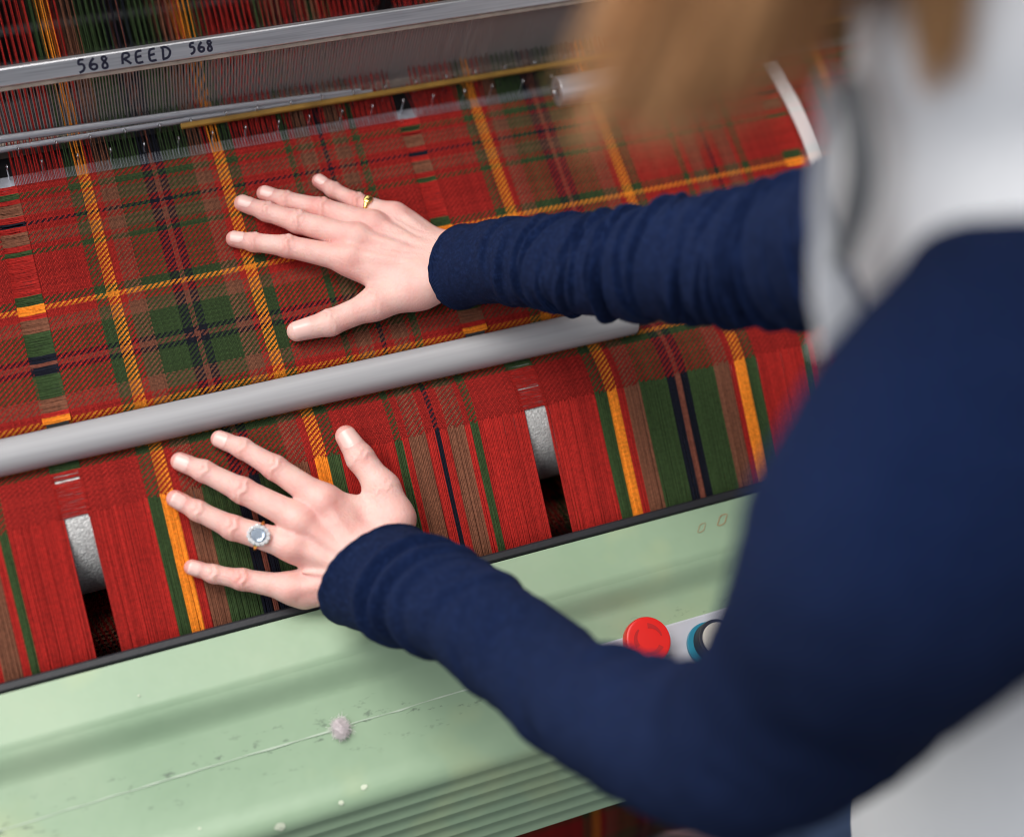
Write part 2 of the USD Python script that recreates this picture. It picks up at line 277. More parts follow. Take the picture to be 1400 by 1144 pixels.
# ------------------------------------------------------------------ floor
obj('floor', box((-6, -6, -.90), (6, 6, -.85)), FLOOR, label='dark grey workshop floor', kind='structure')

# ------------------------------------------------------------------ cloth on the loom
cloth = thing('tartan_cloth', 'red, green and orange tartan twill being woven, stretched flat then over the rough roller', 'cloth')
YC, ZC, RR = -.0625, -.055, .0585          # roller axis, and radius of the cloth on it
XS = lambda x: .003 + 1.085 * x          # the bare ends spread a little wider than the cloth
def segs():
    out, k, x = [], math.floor(X0 / (PER * N)), X0
    while True:
        a, b = (k * PER + 2.424) * N, (k * PER + 2.576) * N
        if a > X1: break
        if b > X0: out.append((x, a)); x = b
        k += 1
    out.append((x, X1)); return out
SEGS = segs(); HOLES = [(SEGS[i][1], SEGS[i + 1][0]) for i in range(len(SEGS) - 1)]
def sheet_z(x, y):
    P = np.stack([np.asarray(x) * 9, np.asarray(y) * 9, 0 * np.asarray(x)], -1)
    return (meshkit.noise(P, 3) - .5) * .0022 * np.clip(np.asarray(y) / .05, 0, 1) * np.clip((FELL - np.asarray(y)) / .05, 0, 1)
def flat_profile():
    ys = np.linspace(FELL, .008, 60); p = [(y, 0.0) for y in ys]
    for a in np.linspace(0, math.pi / 2, 9)[1:]: p.append((.008 - .012 * math.sin(a), -.012 + .012 * math.cos(a)))
    p += [(-.004, -.03), (-.004, -.06)]
    return A(p)
FP = flat_profile()
def sheet(x0, x1, prof, vpar, xf=lambda x: x, wav=True):
    xs = np.linspace(x0, x1, max(3, int((x1 - x0) / .006)))
    Xg, K = np.meshgrid(xs, np.arange(len(prof)), indexing='ij')
    Y, Z = prof[K, 0], prof[K, 1]
    if wav: Z = Z + sheet_z(Xg, Y)
    else: Y = Y + 0
    V = np.stack([xf(Xg), Y, Z], -1).reshape(-1, 3)
    uv = np.stack([Xg, vpar[K]], -1).reshape(-1, 2)
    return (V, grid_faces(len(xs), len(prof))), uv
arcF = np.r_[0, np.cumsum(np.linalg.norm(np.diff(FP, axis=0), axis=1))]; vF = FELL - arcF
for a, b in SEGS:
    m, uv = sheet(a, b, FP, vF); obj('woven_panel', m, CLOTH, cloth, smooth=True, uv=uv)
# roller part of the weave
A0, A1 = math.radians(208), math.radians(88.5)       # angles about the roller axis, 90 = crest, 180 = far (loom) side is 0
def roll_pt(t, r=RR):                                # t in degrees from the crest; positive = towards the weaver
    t = np.radians(t); return YC - r * np.sin(t), ZC + r * np.cos(t)
TT = np.linspace(-125, 16.0, 64)
RP = np.stack(roll_pt(TT, RR), -1)
edge_t = -34.0                                        # where the roll comes out from under the pipe
vR = -(TT - edge_t) * math.pi / 180 * RR
for a, b in SEGS:
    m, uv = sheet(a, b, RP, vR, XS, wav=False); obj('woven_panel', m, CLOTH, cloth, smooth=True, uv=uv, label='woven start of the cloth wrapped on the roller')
# picks crossing the empty strips
for (a, b) in HOLES:
    ys = np.arange(.0, FELL, PICK); n = len(ys)
    def picks(Y, Z, v, xf):
        n = len(Y); u = np.linspace(-.002, b - a + .002, 5)
        P = np.empty((n, 5, 3)); P[..., 0] = xf(a + u); sag = np.sin(np.linspace(0, math.pi, 5))
        P[..., 1] = Y[:, None] + rng.normal(0, .00014, (n, 5)); P[..., 2] = Z[:, None] - .0002 - sag * (.0003 + rng.random((n, 1)) * .0009)
        col = np.mod(v / (PER * N * .857), 1) * PER * N
        return P, np.stack([np.repeat(col[:, None], 5, 1), np.repeat(np.arange(n)[:, None] + .5, 5, 1)], -1)
    keep = rng.random(n) > .012
    P, uv = picks(ys[keep], 0 * ys[keep], ys[keep], lambda x: x)
    m, uv = tubes(P,   .00066 * (.85 + .3 * rng.random(len(P))), uv); obj('loose_picks', m, YARN, cloth, smooth=True, uv=uv, kind='stuff', label='bare weft picks across a strip with no warp')
    tt = np.arange(-60, 14, math.degrees(PICK / RR) * 1.05); tt = tt[rng.random(len(tt)) > .07]
    y, z = roll_pt(tt, RR + .0004)
    P, uv = picks(y, z + .0002, -(tt - edge_t) * math.pi / 180 * RR, XS); P[..., 2] = z[:, None]
    m, uv = tubes(P, .00050, uv); obj('loose_picks', m, YARN, cloth, smooth=True, uv=uv, kind='stuff', label='bare weft picks over the roller')
# bare warp ends from the last pick, over the roller and down behind the rubber strip
ends = np.arange(X0, X1, PITCH); ends = ends[~in_gap(ends / N)]
def bare(ends):
    n = len(ends); t0 = 15.6 - rng.random(n) ** 2 * 2.6 - 1.4 * (meshkit.noise(np.stack([ends * 60, 0 * ends, 0 * ends], -1), 5))
    K = 15; P = np.empty((n, K, 3)); jit = rng.normal(0, .00010, n); jb = rng.normal(0, .00022, n)
    r = RR + .0002 + rng.random(n) * .0004
    for i in range(7):
        t = t0 + (19.5 - t0) * i / 6; y, z = roll_pt(t, r); P[:, i] = np.stack([XS(ends) + jit, y, z], -1)
    y1, z1 = roll_pt(19.5, r); y2, z2 = -.1795, -.0345
    for i in range(7, 13):
        f = (i - 6) / 6; P[:, i] = np.stack([XS(ends) + jit + (jb - jit) * f, y1 + (y2 - y1) * f, z1 + (z2 - z1) * f - .0016 * math.sin(f * math.pi) * (.3 + .25 * rng.random(n))], -1)
    P[:, 13] = P[:, 12] + A([0, -.006, -.02]); P[:, 14] = P[:, 12] + A([0, .0, -.16])
    uv = np.stack([np.repeat(ends[:, None], K, 1), np.repeat(np.arange(n)[:, None] + .5, K, 1)], -1)
    return tubes(P, .00078 * (.92 + .12 * rng.random(n)), uv)
m, uv = bare(ends); obj('bare_warp', m, YARN, cloth, smooth=True, uv=uv, kind='stuff', label='unwoven red, green, brown and orange warp ends drawn down over the roller')
# cloth wound below, seen through the empty strips
pr_ = A([(-.03, -.122), (-.08, -.122), (-.125, -.100), (-.168, -.085), (-.172, -.3)])
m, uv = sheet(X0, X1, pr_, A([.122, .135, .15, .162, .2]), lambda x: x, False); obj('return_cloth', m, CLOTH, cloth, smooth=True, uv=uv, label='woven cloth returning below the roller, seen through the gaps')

# ------------------------------------------------------------------ open warp from the fell back through reed and healds
warp = thing('open_warp', 'open tartan warp ends running from the weaving edge back through the reed', 'warp yarn')
n = len(ends); grp = np.round(ends / (4 * PITCH)) * 4 * PITCH
up = (np.arange(n) % 2 == 0)
P = np.empty((n, 6, 3))
lift = np.where(up, 1, -1) * 1.0
stations = [(FELL - .001, 0, 0.0), (.222, .004, .35), (.252, .012, 1), (.40, .042, 1), (.52, .030, 1), (1.05, -.02, .4)]
for i, (y, z, g) in enumerate(stations):
    x = ends + (grp - ends) * .62 * g + rng.normal(0, .0003, n) * g
    zz = np.where(up, z, -z * 1.1) + rng.normal(0, .0010, n) * g
    if i >= 4: zz = z + np.where(up, .004, -.004) + rng.normal(0, .002, n)
    P[:, i] = np.stack([x * (1 + .03 * max(0, i - 2)), np.full(n, y), zz], -1)
uv = np.stack([np.repeat(ends[:, None], 6, 1), np.repeat(np.arange(n)[:, None] + .5, 6, 1)], -1)
m, uv = tubes(P, .00040, uv, 3); obj('warp_ends', m, YARN, warp, smooth=True, uv=uv, kind='stuff')

# ------------------------------------------------------------------ reed
reed = thing('reed', 'long steel weaving reed with a brushed cap marked 568 REED', 'reed')
tilt = math.radians(38)                                # face of the cap leans back
fy, fz = A([0, math.sin(tilt), math.cos(tilt)]) , A([0, -math.cos(tilt), math.sin(tilt)])
# local frame of the cap face: e1 along x, e2 up the face, e3 out of it
e2 = A([0, math.cos(math.radians(48)), math.sin(math.radians(48))]); e3 = A([0, -math.sin(math.radians(48)), math.cos(math.radians(48))])
CAPC = A([0, .2425, .093])
def framed(m, o=CAPC):
    m = m.copy(); v = m.vertices; m.vertices = np.outer(v[:, 0], [1., 0, 0]) + np.outer(v[:, 1], e2) + np.outer(v[:, 2], e3) + o; return m
obj('reed_cap', framed(box((X0, -.0068, -.009), (X1, .0068, 0), .0009)), ALU, reed)
obj('baulk', framed(box((X0, -.0105, -.008), (X1, -.0072, -.0012), .0004)), TAN, reed)
dx = np.arange(X0, X1, PITCH * 2); D = []
b0 = trimesh.creation.box(extents=(.00055, .0035, .098))
V = np.concatenate([b0.vertices + [x + rng.normal(0, .00012), .2475, .0415] for x in dx]); F = np.concatenate([b0.faces + 8 * i for i in range(len(dx))])
obj('dents', (V, F), DENT, reed, kind='stuff', label='closely set upright reed wires')
obj('lower_baulk', box((X0, .2425, -.022), (X1, .2525, -.010), .001), TAN, reed)
# handwriting on the cap
def stroke(pts, w=.0011):
    pts = A(pts, float); t = np.linspace(0, 1, len(pts)); k = max(len(pts) * 5, 8)
    q = np.stack([np.interp(np.linspace(0, 1, k), t, pts[:, i]) for i in range(2)], -1)
    q = np.stack([np.convolve(np.pad(q[:, i], 2, 'edge'), np.ones(5) / 5, 'valid') for i in range(2)], -1)
    d = np.gradient(q, axis=0); d /= np.linalg.norm(d, axis=1, keepdims=True) + 1e-9; nn = np.stack([-d[:, 1], d[:, 0]], -1) * w / 2
    V = np.zeros((2 * k, 3)); V[0::2, :2] = q + nn; V[1::2, :2] = q - nn; V[:, 2] = .00015
    F = [[2 * i, 2 * i + 1, 2 * i + 3] for i in range(k - 1)] + [[2 * i, 2 * i + 3, 2 * i + 2] for i in range(k - 1)]
    return trimesh.Trimesh(V, F, process=False)
GL = {'5': [[(.9, 1), (.3, 1), (.2, .6), (.6, .65), (.8, .4), (.65, .08), (.1, -.08)]], '6': [[(.75, 1), (.3, .7), (.1, .3), (.4, 0), (.85, .1), (.9, .4), (.5, .5), (.2, .35)]],
      '8': [[(.85, .9), (.4, 1), (.3, .75), (.8, .35), (.75, .02), (.3, 0), (.25, .3), (.75, .7), (.85, .9)]], 'R': [[(.15, 0), (.25, 1), (.8, .95), (.85, .65), (.3, .5), (.5, .4), (.95, 0)]],
      'E': [[(.85, 1), (.25, .95), (.15, 0), (.85, .05)], [(.2, .5), (.75, .55)]], 'D': [[(.3, .95), (.2, .02)], [(.05, .98), (.6, 1), (.95, .6), (.7, .1), (.05, 0)]]}
def write(txt, x0, w, h, y0, bold):
    out = []
    for i, c in enumerate(txt):
        out += [stroke([(x0 + i * w + p[0] * w * .85, y0 + p[1] * h) for p in s], bold) for s in GL[c]]
    return framed(trimesh.util.concatenate(out))
obj('handwriting', write('568', .0113, .0085, .0092, -.0042, .0019), INK, reed, label='568 in black marker')
obj('handwriting', write('REED', .0440, .0102, .0094, -.0042, .0019), INK, reed, label='REED in black marker')
obj('handwriting', write('568', .0968, .0066, .0080, -.0030, .0019), INK, reed, label='smaller second 568 in black marker')

# ------------------------------------------------------------------ sley: race, guide strip, teeth, rods
sley = thing('sley', 'dark loom sley with pale race plate, mustard guide strip and bright wire hooks', 'loom part')
obj('sley_beam', box((X0, .212, -.16), (X1, .30, -.026), .003), DARK, sley)
obj('race_plate', box((X0, .2065, -.024), (X1, .2195, -.010), .001), PALE, sley)
obj('guide_strip', box((.085, .2245, .0085), (X1, .2290, .0120), .0006), MUST, sley)
def hook(x, y, s):
    a = np.linspace(0, math.pi * 1.15, 8)
    p = np.concatenate([[[x, y, -.012]], np.stack([x + 0 * a + .0008 * np.sin(a), y + .0016 - .0016 * np.cos(a), .006 * s + .0022 * np.sin(a)], -1)])
    (V, F), _ = tubes(p[None], .00065, sides=6); return V, F
k = 0
for x in np.arange(-.14, .60, .0138):
    row = k % 2; k += 1
    obj('wire_hook', hook(x + rng.normal(0, .0007), .2165 + .012 * row, 1 + .8 * row + (x > .10) * .55 * row), STEEL, sley, smooth=True)
rods = thing('rapier_rod', 'pair of slim polished rods lying side by side just below the reed wires', 'rod')
(V, F), _ = tubes(A([[[X0, .246, .0085], [-.05, .2425, .009], [.10, .238, .010], [.24, .2325, .0115]]]), A([[.0034, .0034, .0030, .0016]]), sides=16); obj('upper_rod', (V, F), RODM, rods, smooth=True)
(V, F), _ = tubes(A([[[X0, .2355, .006], [-.05, .2345, .0065], [.12, .2330, .008], [.25, .2305, .0105]]]), A([[.0026, .0026, .0024, .0014]]), sides=16); obj('lower_rod', (V, F), RODM, rods, smooth=True)
temple = thing('temple_roller', 'short round steel temple cylinder with bored end, partly behind the hair', 'roller')
obj('barrel', cyl((.4085, .1965, .0160), (.50, .1965, .0160), .0132, 48, .0012, .006), RODM, temple, smooth=35)
obj('pin', cyl((.4045, .1965, .0150), (.42, .1965, .0150), .0034, 24, .0006), STEEL, temple, smooth=35)

# ------------------------------------------------------------------ heald shafts behind the reed
heald = thing('heald_shafts', 'row of dark heald shafts with thin wires behind the reed', 'loom part')
for i, y in enumerate((.385, .425, .465, .505)):
    hx = np.arange(X0 - .1, X1 + .2, .0045) + i * .0011
    b0 = trimesh.creation.box(extents=(.0006, .0014, .36))
    V = np.concatenate([b0.vertices + [x + rng.normal(0, .0006), y + rng.normal(0, .002), .02] for x in hx]); F = np.concatenate([b0.faces + 8 * j for j in range(len(hx))])
    obj('heald_wires', (V, F), HEDDLE, heald, kind='stuff')
    obj('shaft', box((X0 - .1, y - .006, -.22), (X1 + .2, y + .006, -.165), .002), DARK, heald)
obj('added_shade_beam', box((X0 - .1, .42, .43), (X1 + .2, .66, .53), .004), DARK, heald)  # unseen overhead beam, added to shade the warp behind the reed
for x in (.272, .290): obj('upright', box((x - .004, .318, -.16), (x + .004, .330, .10), .001), DARK, heald)
frame = thing('loom_frame', 'dark iron loom frame below the warp', 'loom frame')
obj('back_beam', box((X0 - .1, .95, -.30), (X1 + .2, 1.10, -.022), .004), DARK, frame)
obj('side_frame', box((X1 + .03, -.15, -.85), (X1 + .10, 1.1, -.04), .006), DARK, frame)
obj('side_frame', box((X0 - .12, -.15, -.85), (X0 - .05, 1.1, -.04), .006), DARK, frame)
obj('cross_rail', box((X0 - .05, .02, -.42), (X1 + .03, .10, -.30), .004), DARK, frame)
# white selvedge tape in the strip by the far yellow stripe
gx0, gx1 = HOLES[-1] if HOLES[-1][1] < .74 else HOLES[-2]
for g in HOLES:
    if .60 < g[0] < .70: gx0, gx1 = g
ys = np.linspace(.075, .20, 24); prof = np.stack([ys, .0022 + .003 * np.sin((ys - .075) / .125 * math.pi)], -1)
xs = np.linspace(0, 1, 8); V = []; uvs = []
for i, y in enumerate(ys):
    c = .633 - .004 * ((y - .085) / .085) ** 2
    for s in xs: V.append((c + (s - .5) * .0140, y, prof[i, 1])); uvs.append((s * .02, y))
nV = len(V); V = A(V + [(x, y, z - .0012) for x, y, z in V]); F0 = grid_faces(24, 8)
obj('selvedge_tape', (V, np.vstack([F0[:, ::-1], F0 + nV])), TAPE, None, smooth=False, uv=A(uvs + uvs), label='narrow white woven tape lying on the cloth beside the far sleeve', cat='tape')

# ------------------------------------------------------------------ pipe and sand roller
pipe = thing('grey_pipe', 'long smooth grey plastic pipe lying across the cloth above the roller', 'pipe')
pc = A([0, -.0200, .0035])
obj('tube', cyl(pc + [.409, 0, 0], pc + [X0, 0, 0], .0138, 64, .0012, .01), GREYP, pipe, smooth=35)
for x in (.268, .318): obj('joint_line', cyl(pc + [x, 0, 0], pc + [x + .0006, 0, 0], .01383, 64, .0001), GREYP, pipe, smooth=35)
sroll = thing('sand_roller', 'rough silver sand roller showing through gaps in the warp', 'roller')
obj('roller_barrel', cyl((X0, YC, ZC), (XS(X1), YC, ZC), RR - .0007, 160, .001), SAND, sroll, smooth=35)

# ------------------------------------------------------------------ green breast beam
beam = thing('breast_beam', 'pale green painted metal breast beam with ribbed front edge', 'loom beam')
prof = [(-.1865, -.026), (-.191, -.0252), (-.210, -.0205), (-.222, -.0178), (-.2255, -.0176), (-.229, -.0187)]
for t in np.linspace(0, 1, 9): prof.append((-.229 - .024 * t, -.0187 - .0110 * (3 * t * t - 2 * t ** 3)))
prof += [(-.262, -.0304), (-.29, -.0325), (-.312, -.0325), (-.320, -.0308), (-.3255, -.0294), (-.331, -.0298), (-.3355, -.0321), (-.338, -.0351)]
y, z = -.338, -.0351; slope = math.radians(52)
d, nrm = A([-math.cos(slope), -math.sin(slope)]), A([-math.sin(slope), math.cos(slope)])
w = .0122
for i in range(7):
    o = A([y, z]) + d * w * i
    for f, h in ((.0, 0), (.14, -.0002), (.3, -.0007), (.5, -.0009), (.7, -.0007), (.86, -.0002), (.98, .0001)): prof.append(tuple(o + d * w * f + nrm * h))
e = A([y, z]) + d * w * 7; prof += [tuple(e), (e[0] + .006, e[1] - .006), (e[0] + .02, e[1] - .008), (-.30, -.11), (-.19, -.11), (-.1865, -.05)]
prof = A(prof); xs = np.linspace(X0, X1, 90)
V = np.stack([np.repeat(xs[:, None], len(prof), 1), np.repeat(prof[None, :, 0], 90, 0), np.repeat(prof[None, :, 1], 90, 0)], -1)
V[..., 2] += (meshkit.noise(np.stack([V[..., 0] * 7, V[..., 1] * 12, V[..., 2] * 0], -1), 11) - .5) * .0008
i = np.arange(90 * len(prof)).reshape(90, len(prof)); j = np.roll(i, -1, 1)
q = np.stack([i[:-1], i[1:], j[1:], j[:-1]], -1).reshape(-1, 4); F = np.vstack([q[:, [0, 1, 2]], q[:, [0, 2, 3]]])
obj('beam_body', (V.reshape(-1, 3), F), GREEN, beam, smooth=50)
obj('rubber_strip', box((X0, -.1855, -.06), (X1, -.1785, -.0245), .0014), RUBBER, beam, label='thin black rubber edging strip')
def beam_z(y): return np.interp(-np.asarray(y), -prof[:24, 0], prof[:24, 1])
def decal(pts, wid, mat_, name, lift=.0008, **kw):
    pts = A(pts, float); d = np.gradient(pts, axis=0); d /= np.linalg.norm(d, axis=1, keepdims=True) + 1e-9; nn = np.stack([-d[:, 1], d[:, 0]], -1)
    wid = np.broadcast_to(wid, len(pts)); L = pts + nn * wid[:, None] / 2; R = pts - nn * wid[:, None] / 2
    z = lambda q: beam_z(q[:, 1]) + lift
    V = np.concatenate([np.c_[L, z(L)], np.c_[R, z(R)]]); k = len(pts); i = np.arange(k - 1)
    F = np.concatenate([np.stack([i, i + k, i + k + 1], 1), np.stack([i, i + k + 1, i + 1], 1)])
    obj(name, (V, F), mat_, beam, **kw)
xs = np.linspace(X0, .45, 160); yy = -.2775 + .0018 * np.sin(xs * 5) + (meshkit.noise(np.stack([xs * 60, 0 * xs, 0 * xs], -1), 2) - .5) * .0012
decal(np.c_[xs, yy], (.0003 + .0013 * meshkit.noise(np.stack([xs * 90, 0 * xs, 0 * xs], -1), 4)), SEAM, 'seam_line', label='pale scratched seam along the beam')
for cx, cy, s in ((.434, -.2015, 1), (.414, -.2035, .8)):
    a = np.linspace(0, 6.2, 30); decal(np.c_[cx + s * .0055 * np.cos(a) * (1 + .3 * np.sin(2 * a)), cy + s * .0042 * np.sin(a + .6)], .0006 if s == 1 else .0004, RUST, 'rust_mark', label='small rusty squiggle')
for cx, cy, r in ((.0254, -.3338, .0032), (.0728, -.3301, .0018), (.0915, -.3236, .0020), (-.03, -.318, .0010), (-.05, -.215, .0007)):
    nn_ = 14; a = np.linspace(0, 2 * np.pi, nn_, endpoint=False); rr = r * (.6 + .7 * meshkit.noise(np.stack([np.cos(a) * 1.5 + cx * 900, np.sin(a) * 1.5 + 7, 0 * a], -1), 6)); q = np.c_[cx + rr * 1.3 * np.cos(a), cy + rr * np.sin(a)]
    V = np.vstack([[cx, cy, beam_z(cy) + .0009], np.c_[q, beam_z(q[:, 1]) + .0008]]); i = np.arange(nn_); obj('paint_chip', (V, np.stack([0 * i, 1 + i, 1 + (i + 1) % nn_], 1)), CHIP, beam)
li = trimesh.creation.icosphere(subdivisions=4, radius=1.0); nz = meshkit.fbm(li.vertices * 2.3 + 5, 4, 3)[:, None]
li.vertices = li.vertices * (.35 + .75 * nz) * [.0062, .0082, .0045] + [.0865, -.2775, -.0305]
rl = np.random.default_rng(9); q0 = li.vertices[rl.integers(0, len(li.vertices), 1600)]; n0 = (q0 - [.0865, -.2775, -.0305]); n0 /= np.linalg.norm(n0, axis=1, keepdims=True); d2 = rl.normal(0, 1, (1600, 3))
(V, F), _ = tubes(np.stack([q0, q0 + n0 * .001 + d2 * .0007, q0 + n0 * .0014 + d2 * .0018], 1), .00009, None, 3)
li = trimesh.util.concatenate([li, trimesh.Trimesh(V, F, process=False)])
obj('lint_tuft', li, LINTM, None, smooth=True, label='small pinkish white tuft of lint on the green beam', cat='lint')

# ------------------------------------------------------------------ control panel on the beam
panel = thing('control_panel', 'grey push-button panel on the green beam beside the bent elbow', 'control panel')
obj('plate', box((.300, -.375, -.036), (.62, -.2715, -.0255), .0015), PLATE, panel)
bx, by, bz = .3315, -.2815, -.0255
rb = obj('emergency_button', trimesh.util.concatenate([cyl((bx, by, -.013), (bx, by, .000), .0186, 64, .003), cyl((bx, by, -.026), (bx, by, -.0125), .0115, 32, .0005)]), REDP, panel, smooth=40, label='round red mushroom button')
for k in range(3):
    a = np.linspace(k * 2.094, k * 2.094 + 1.35, 12); q = np.c_[bx + .0108 * np.cos(a), by + .0108 * np.sin(a)]; nn = np.c_[np.cos(a), np.sin(a)] * np.linspace(.0006, .0021, 12)[:, None]
    V = np.concatenate([np.c_[q + nn, np.full(12, .00022)], np.c_[q - nn, np.full(12, .00022)]]); ii = np.arange(11); F = np.concatenate([np.stack([ii, ii + 1, ii + 13], 1), np.stack([ii, ii + 13, ii + 12], 1)])
    obj('turn_arrow', (V, F[:, ::-1]), REDD, rb)
wx, wy = .3895, -.2955
wb = obj('white_button', cyl((wx, wy, -.010), (wx, wy, -.0055), .0132, 48, .0012), CREAM, panel, smooth=40)
obj('bezel', cyl((wx, wy, -.0255), (wx, wy, -.0075), .0162, 48, .0012), RUBBER, wb, smooth=40)
obj('legend_ring', cyl((wx - .003, wy - .001, -.0253), (wx - .003, wy - .001, -.0215), .0185, 48, .0006), TEAL, wb, smooth=40)

# ------------------------------------------------------------------ cloth roll below the beam
croll = thing('cloth_roll', 'dark red roll of finished cloth below the green beam', 'cloth roll')
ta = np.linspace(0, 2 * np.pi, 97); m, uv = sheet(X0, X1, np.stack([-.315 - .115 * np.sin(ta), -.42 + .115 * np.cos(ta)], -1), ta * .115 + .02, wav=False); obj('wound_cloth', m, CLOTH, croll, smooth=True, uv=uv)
obj('roll_core', cyl((X0, -.315, -.42), (X1, -.315, -.42), .1145, 96, .002), MAGENTA, croll, smooth=35)

# ------------------------------------------------------------------ the weaver
person = thing('person', 'brown-haired weaver in navy sweater and white gilet, hands spread on the cloth', 'person')
RH = {'thumb': [[.2332, .0371, .023], [.1961, .034, .018], [.1579, .0283, .0125], [.1311, .0282, .0095]], 'index': [[.1854, .0752, .0215], [.1415, .1000, .0150], [.1171, .1115, .0098], [.1028, .1191, .0072]], 'middle': [[.1964, .0905, .0240], [.1551, .1192, .0160], [.1336, .1359, .0108], [.1171, .1492, .0076]],
      'ring': [[.2129, .1012, .0215], [.1775, .1274, .0150], [.1513, .1435, .0103], [.1368, .1546, .0072]], 'pinky': [[.2343, .1078, .0165], [.2075, .1288, .0122], [.1926, .1452, .0088], [.1836, .1575, .0064]], 'wrist': [[.2552, .0508, .029]], 'arm': [[.3052, .0240, .062]]}
LH = {'thumb': [[.1636, -.1394, .0058], [.1615, -.1149, .0095], [.1507, -.0870, .0124], [.1448, -.0674, .0128]], 'index': [[.1136, -.1135, .0145], [.0847, -.0803, .0172], [.0652, -.0584, .0142], [.0509, -.0453, .0087]], 'middle': [[.0934, -.1232, .0120], [.0571, -.0910, .0142], [.0331, -.0693, .0144], [.0179, -.0565, .0112]],
      'ring': [[.0838, -.1398, .0045], [.0440, -.1150, .0050], [.0221, -.0961, .0062], [.0080, -.0832, .0075]], 'pinky': [[.0755, -.1676, -.0102], [.0424, -.1518, -.0111], [.0228, -.1420, -.0116], [.0085, -.1330, -.0114]], 'wrist': [[.1281, -.1714, .0035]], 'arm': [[.1660, -.2230, .085]]}
RAD = {'thumb': [.0150, .0116, .0104, .0082], 'index': [.0112, .0089, .0074, .0061], 'middle': [.0114, .0092, .0077, .0063], 'ring': [.0110, .0087, .0072, .0059], 'pinky': [.0100, .0076, .0064, .0052]}
def unit(v): return v / np.linalg.norm(v)
def make_hand(H, h, scale=1.0):
    H = {k: A(v, float) for k, v in H.items()}; W, ARM = H['wrist'][0], H['arm'][0]
    fingers = ('index', 'middle', 'ring', 'pinky')
    mid = np.mean([H[f][0] for f in fingers], 0); ax = unit(mid - W); lat = unit(H['index'][0] - H['pinky'][0]); lat = unit(lat - ax * (lat @ ax)); nrm = np.cross(ax, lat); nrm *= np.sign(nrm[2])
    back = unit(ARM - W)
    def f(P):
        d = None
        # palm: four metacarpals, pads, wrist
        parts = []
        for i, g in enumerate(fingers):
            o = W + lat * (.017 - .0115 * i) - nrm * (.001 if i in (1, 2) else .003) + ax * .006
            parts.append(cone(P, o, H[g][0] - nrm * .0025, .0118, RAD[g][0] * scale * 1.0))
        thumb0 = H['thumb'][0]
        parts.append(cone(P, W + lat * .008 - nrm * .006, thumb0, .013, .0145)); parts.append(cone(P, thumb0, H['thumb'][1], .0148, .0128))
        parts.append(cone(P, W - lat * .012 - nrm * .008 + ax * .01, H['pinky'][0] - nrm * .006 - ax * .012, .0125, .0105))
        parts.append(cone(P, thumb0 - nrm * .004 + ax * .006, H['index'][0] * .8 + thumb0 * .2 - nrm * .006, .011, .0085))
        d = parts[0]
        for p in parts[1:]: d = smin(d, p, .012)
        wr = smin(cone(P, W + lat * .0125, ARM + lat * .014, .0155, .021), cone(P, W - lat * .0125, ARM - lat * .014, .0150, .020), .014)
        wr = smin(wr, cone(P, W - lat * .021 + nrm * .0045 + back * .012, W - lat * .021 + nrm * .0045 + back * .02, .0085, .008), .010)
        d = smin(d, wr, .016)
        # tendons and a vein
        for i, g in enumerate(fingers):
            a, b = W + lat * (.010 - .006 * i) + nrm * .0105, H[g][0] + nrm * (RAD[g][0] - .0030)
            d = smin(d, cone(P, a, b, .0012, .0024), .0075)
        kn_ = [H[g][0] for g in fingers]
        for i, (w0, w1) in enumerate(((.006, .45), (-.002, .5), (-.012, .55))):   # veins between the tendons
            a = W + lat * w0 + nrm * .0118 + ax * .008; b = kn_[i] * w1 + kn_[i + 1] * (1 - w1) - ax * .010 + nrm * .0062; m_ = (a + b) / 2 + lat * (.0025 if i != 1 else -.003) + nrm * .0012
            d = smin(d, np.minimum(cone(P, a, m_, .0008, .0014), cone(P, m_, b, .0014, .0008)), .0036)
        for i, g in enumerate(fingers):       # knuckle heads
            d = smin(d, np.linalg.norm(P - (H[g][0] + nrm * (RAD[g][0] - .0062)).astype(np.float32), axis=-1) - .0064, .006)
        fd = None
        for g in fingers + ('thumb',):
            J, R = H[g], A(RAD[g]) * scale; c = None
            for k in range(3):
                if g == 'thumb' and k == 0: continue
                m_ = (J[k] + J[k + 1]) / 2; rm = .5 * (R[k] + R[k + 1]) * (.975 if k < 2 else .99)
                p = np.minimum(cone(P, J[k], m_, R[k], rm), cone(P, m_, J[k + 1], rm, R[k + 1]))
                c = p if c is None else smin(c, p, .0035)
            if g != 'thumb':                  # pad of the last joint
                c = smin(c, cone(P, J[2] * .3 + J[3] * .7 - nrm * .0012, J[3] - nrm * .0006, R[3] * .92, R[3] * .9), .003)
            u = unit(J[2] - J[0]); kn = unit(nrm - u * (nrm @ u))
            for jj, amp in ((1, 1.0), (2, .7)):   # skin folds over the joints
                q = P - J[jj].astype(np.float32); s = q @ u.astype(np.float32); side = q @ kn.astype(np.float32)
                wnd = np.exp(-(s / .0042) ** 2) * np.clip(side / R[jj], 0, 1)
                c = c + amp * wnd * .00055 * np.sin(s / .0011 + 1.5 * np.sin(600 * (q @ np.cross(u, kn).astype(np.float32)))) - amp * .00035 * wnd
            fd = c if fd is None else smin(fd, c, .0012)
        return smin(d, fd, .0075)
    pts = np.concatenate([v for k, v in H.items()]); lo, hi = pts.min(0) - .024, pts.max(0) + .024
    V, F = iso(f, lo, hi, h)
    return H, f, V, F, (ax, lat, nrm)
def blush_of(V, H):
    b = np.zeros(len(V))
    for g in ('index', 'middle', 'ring', 'pinky', 'thumb'):
        for j, (s, a) in enumerate(((.011, .42), (.0075, .62), (.006, .40), (.008, .75))):
            b = np.maximum(b, a * np.exp(-(np.linalg.norm(V - H[g][j], axis=1) / (s * 1.5)) ** 2))
    b += .35 * (meshkit.fbm(V * 45, 3, 9) - .42)
    return b
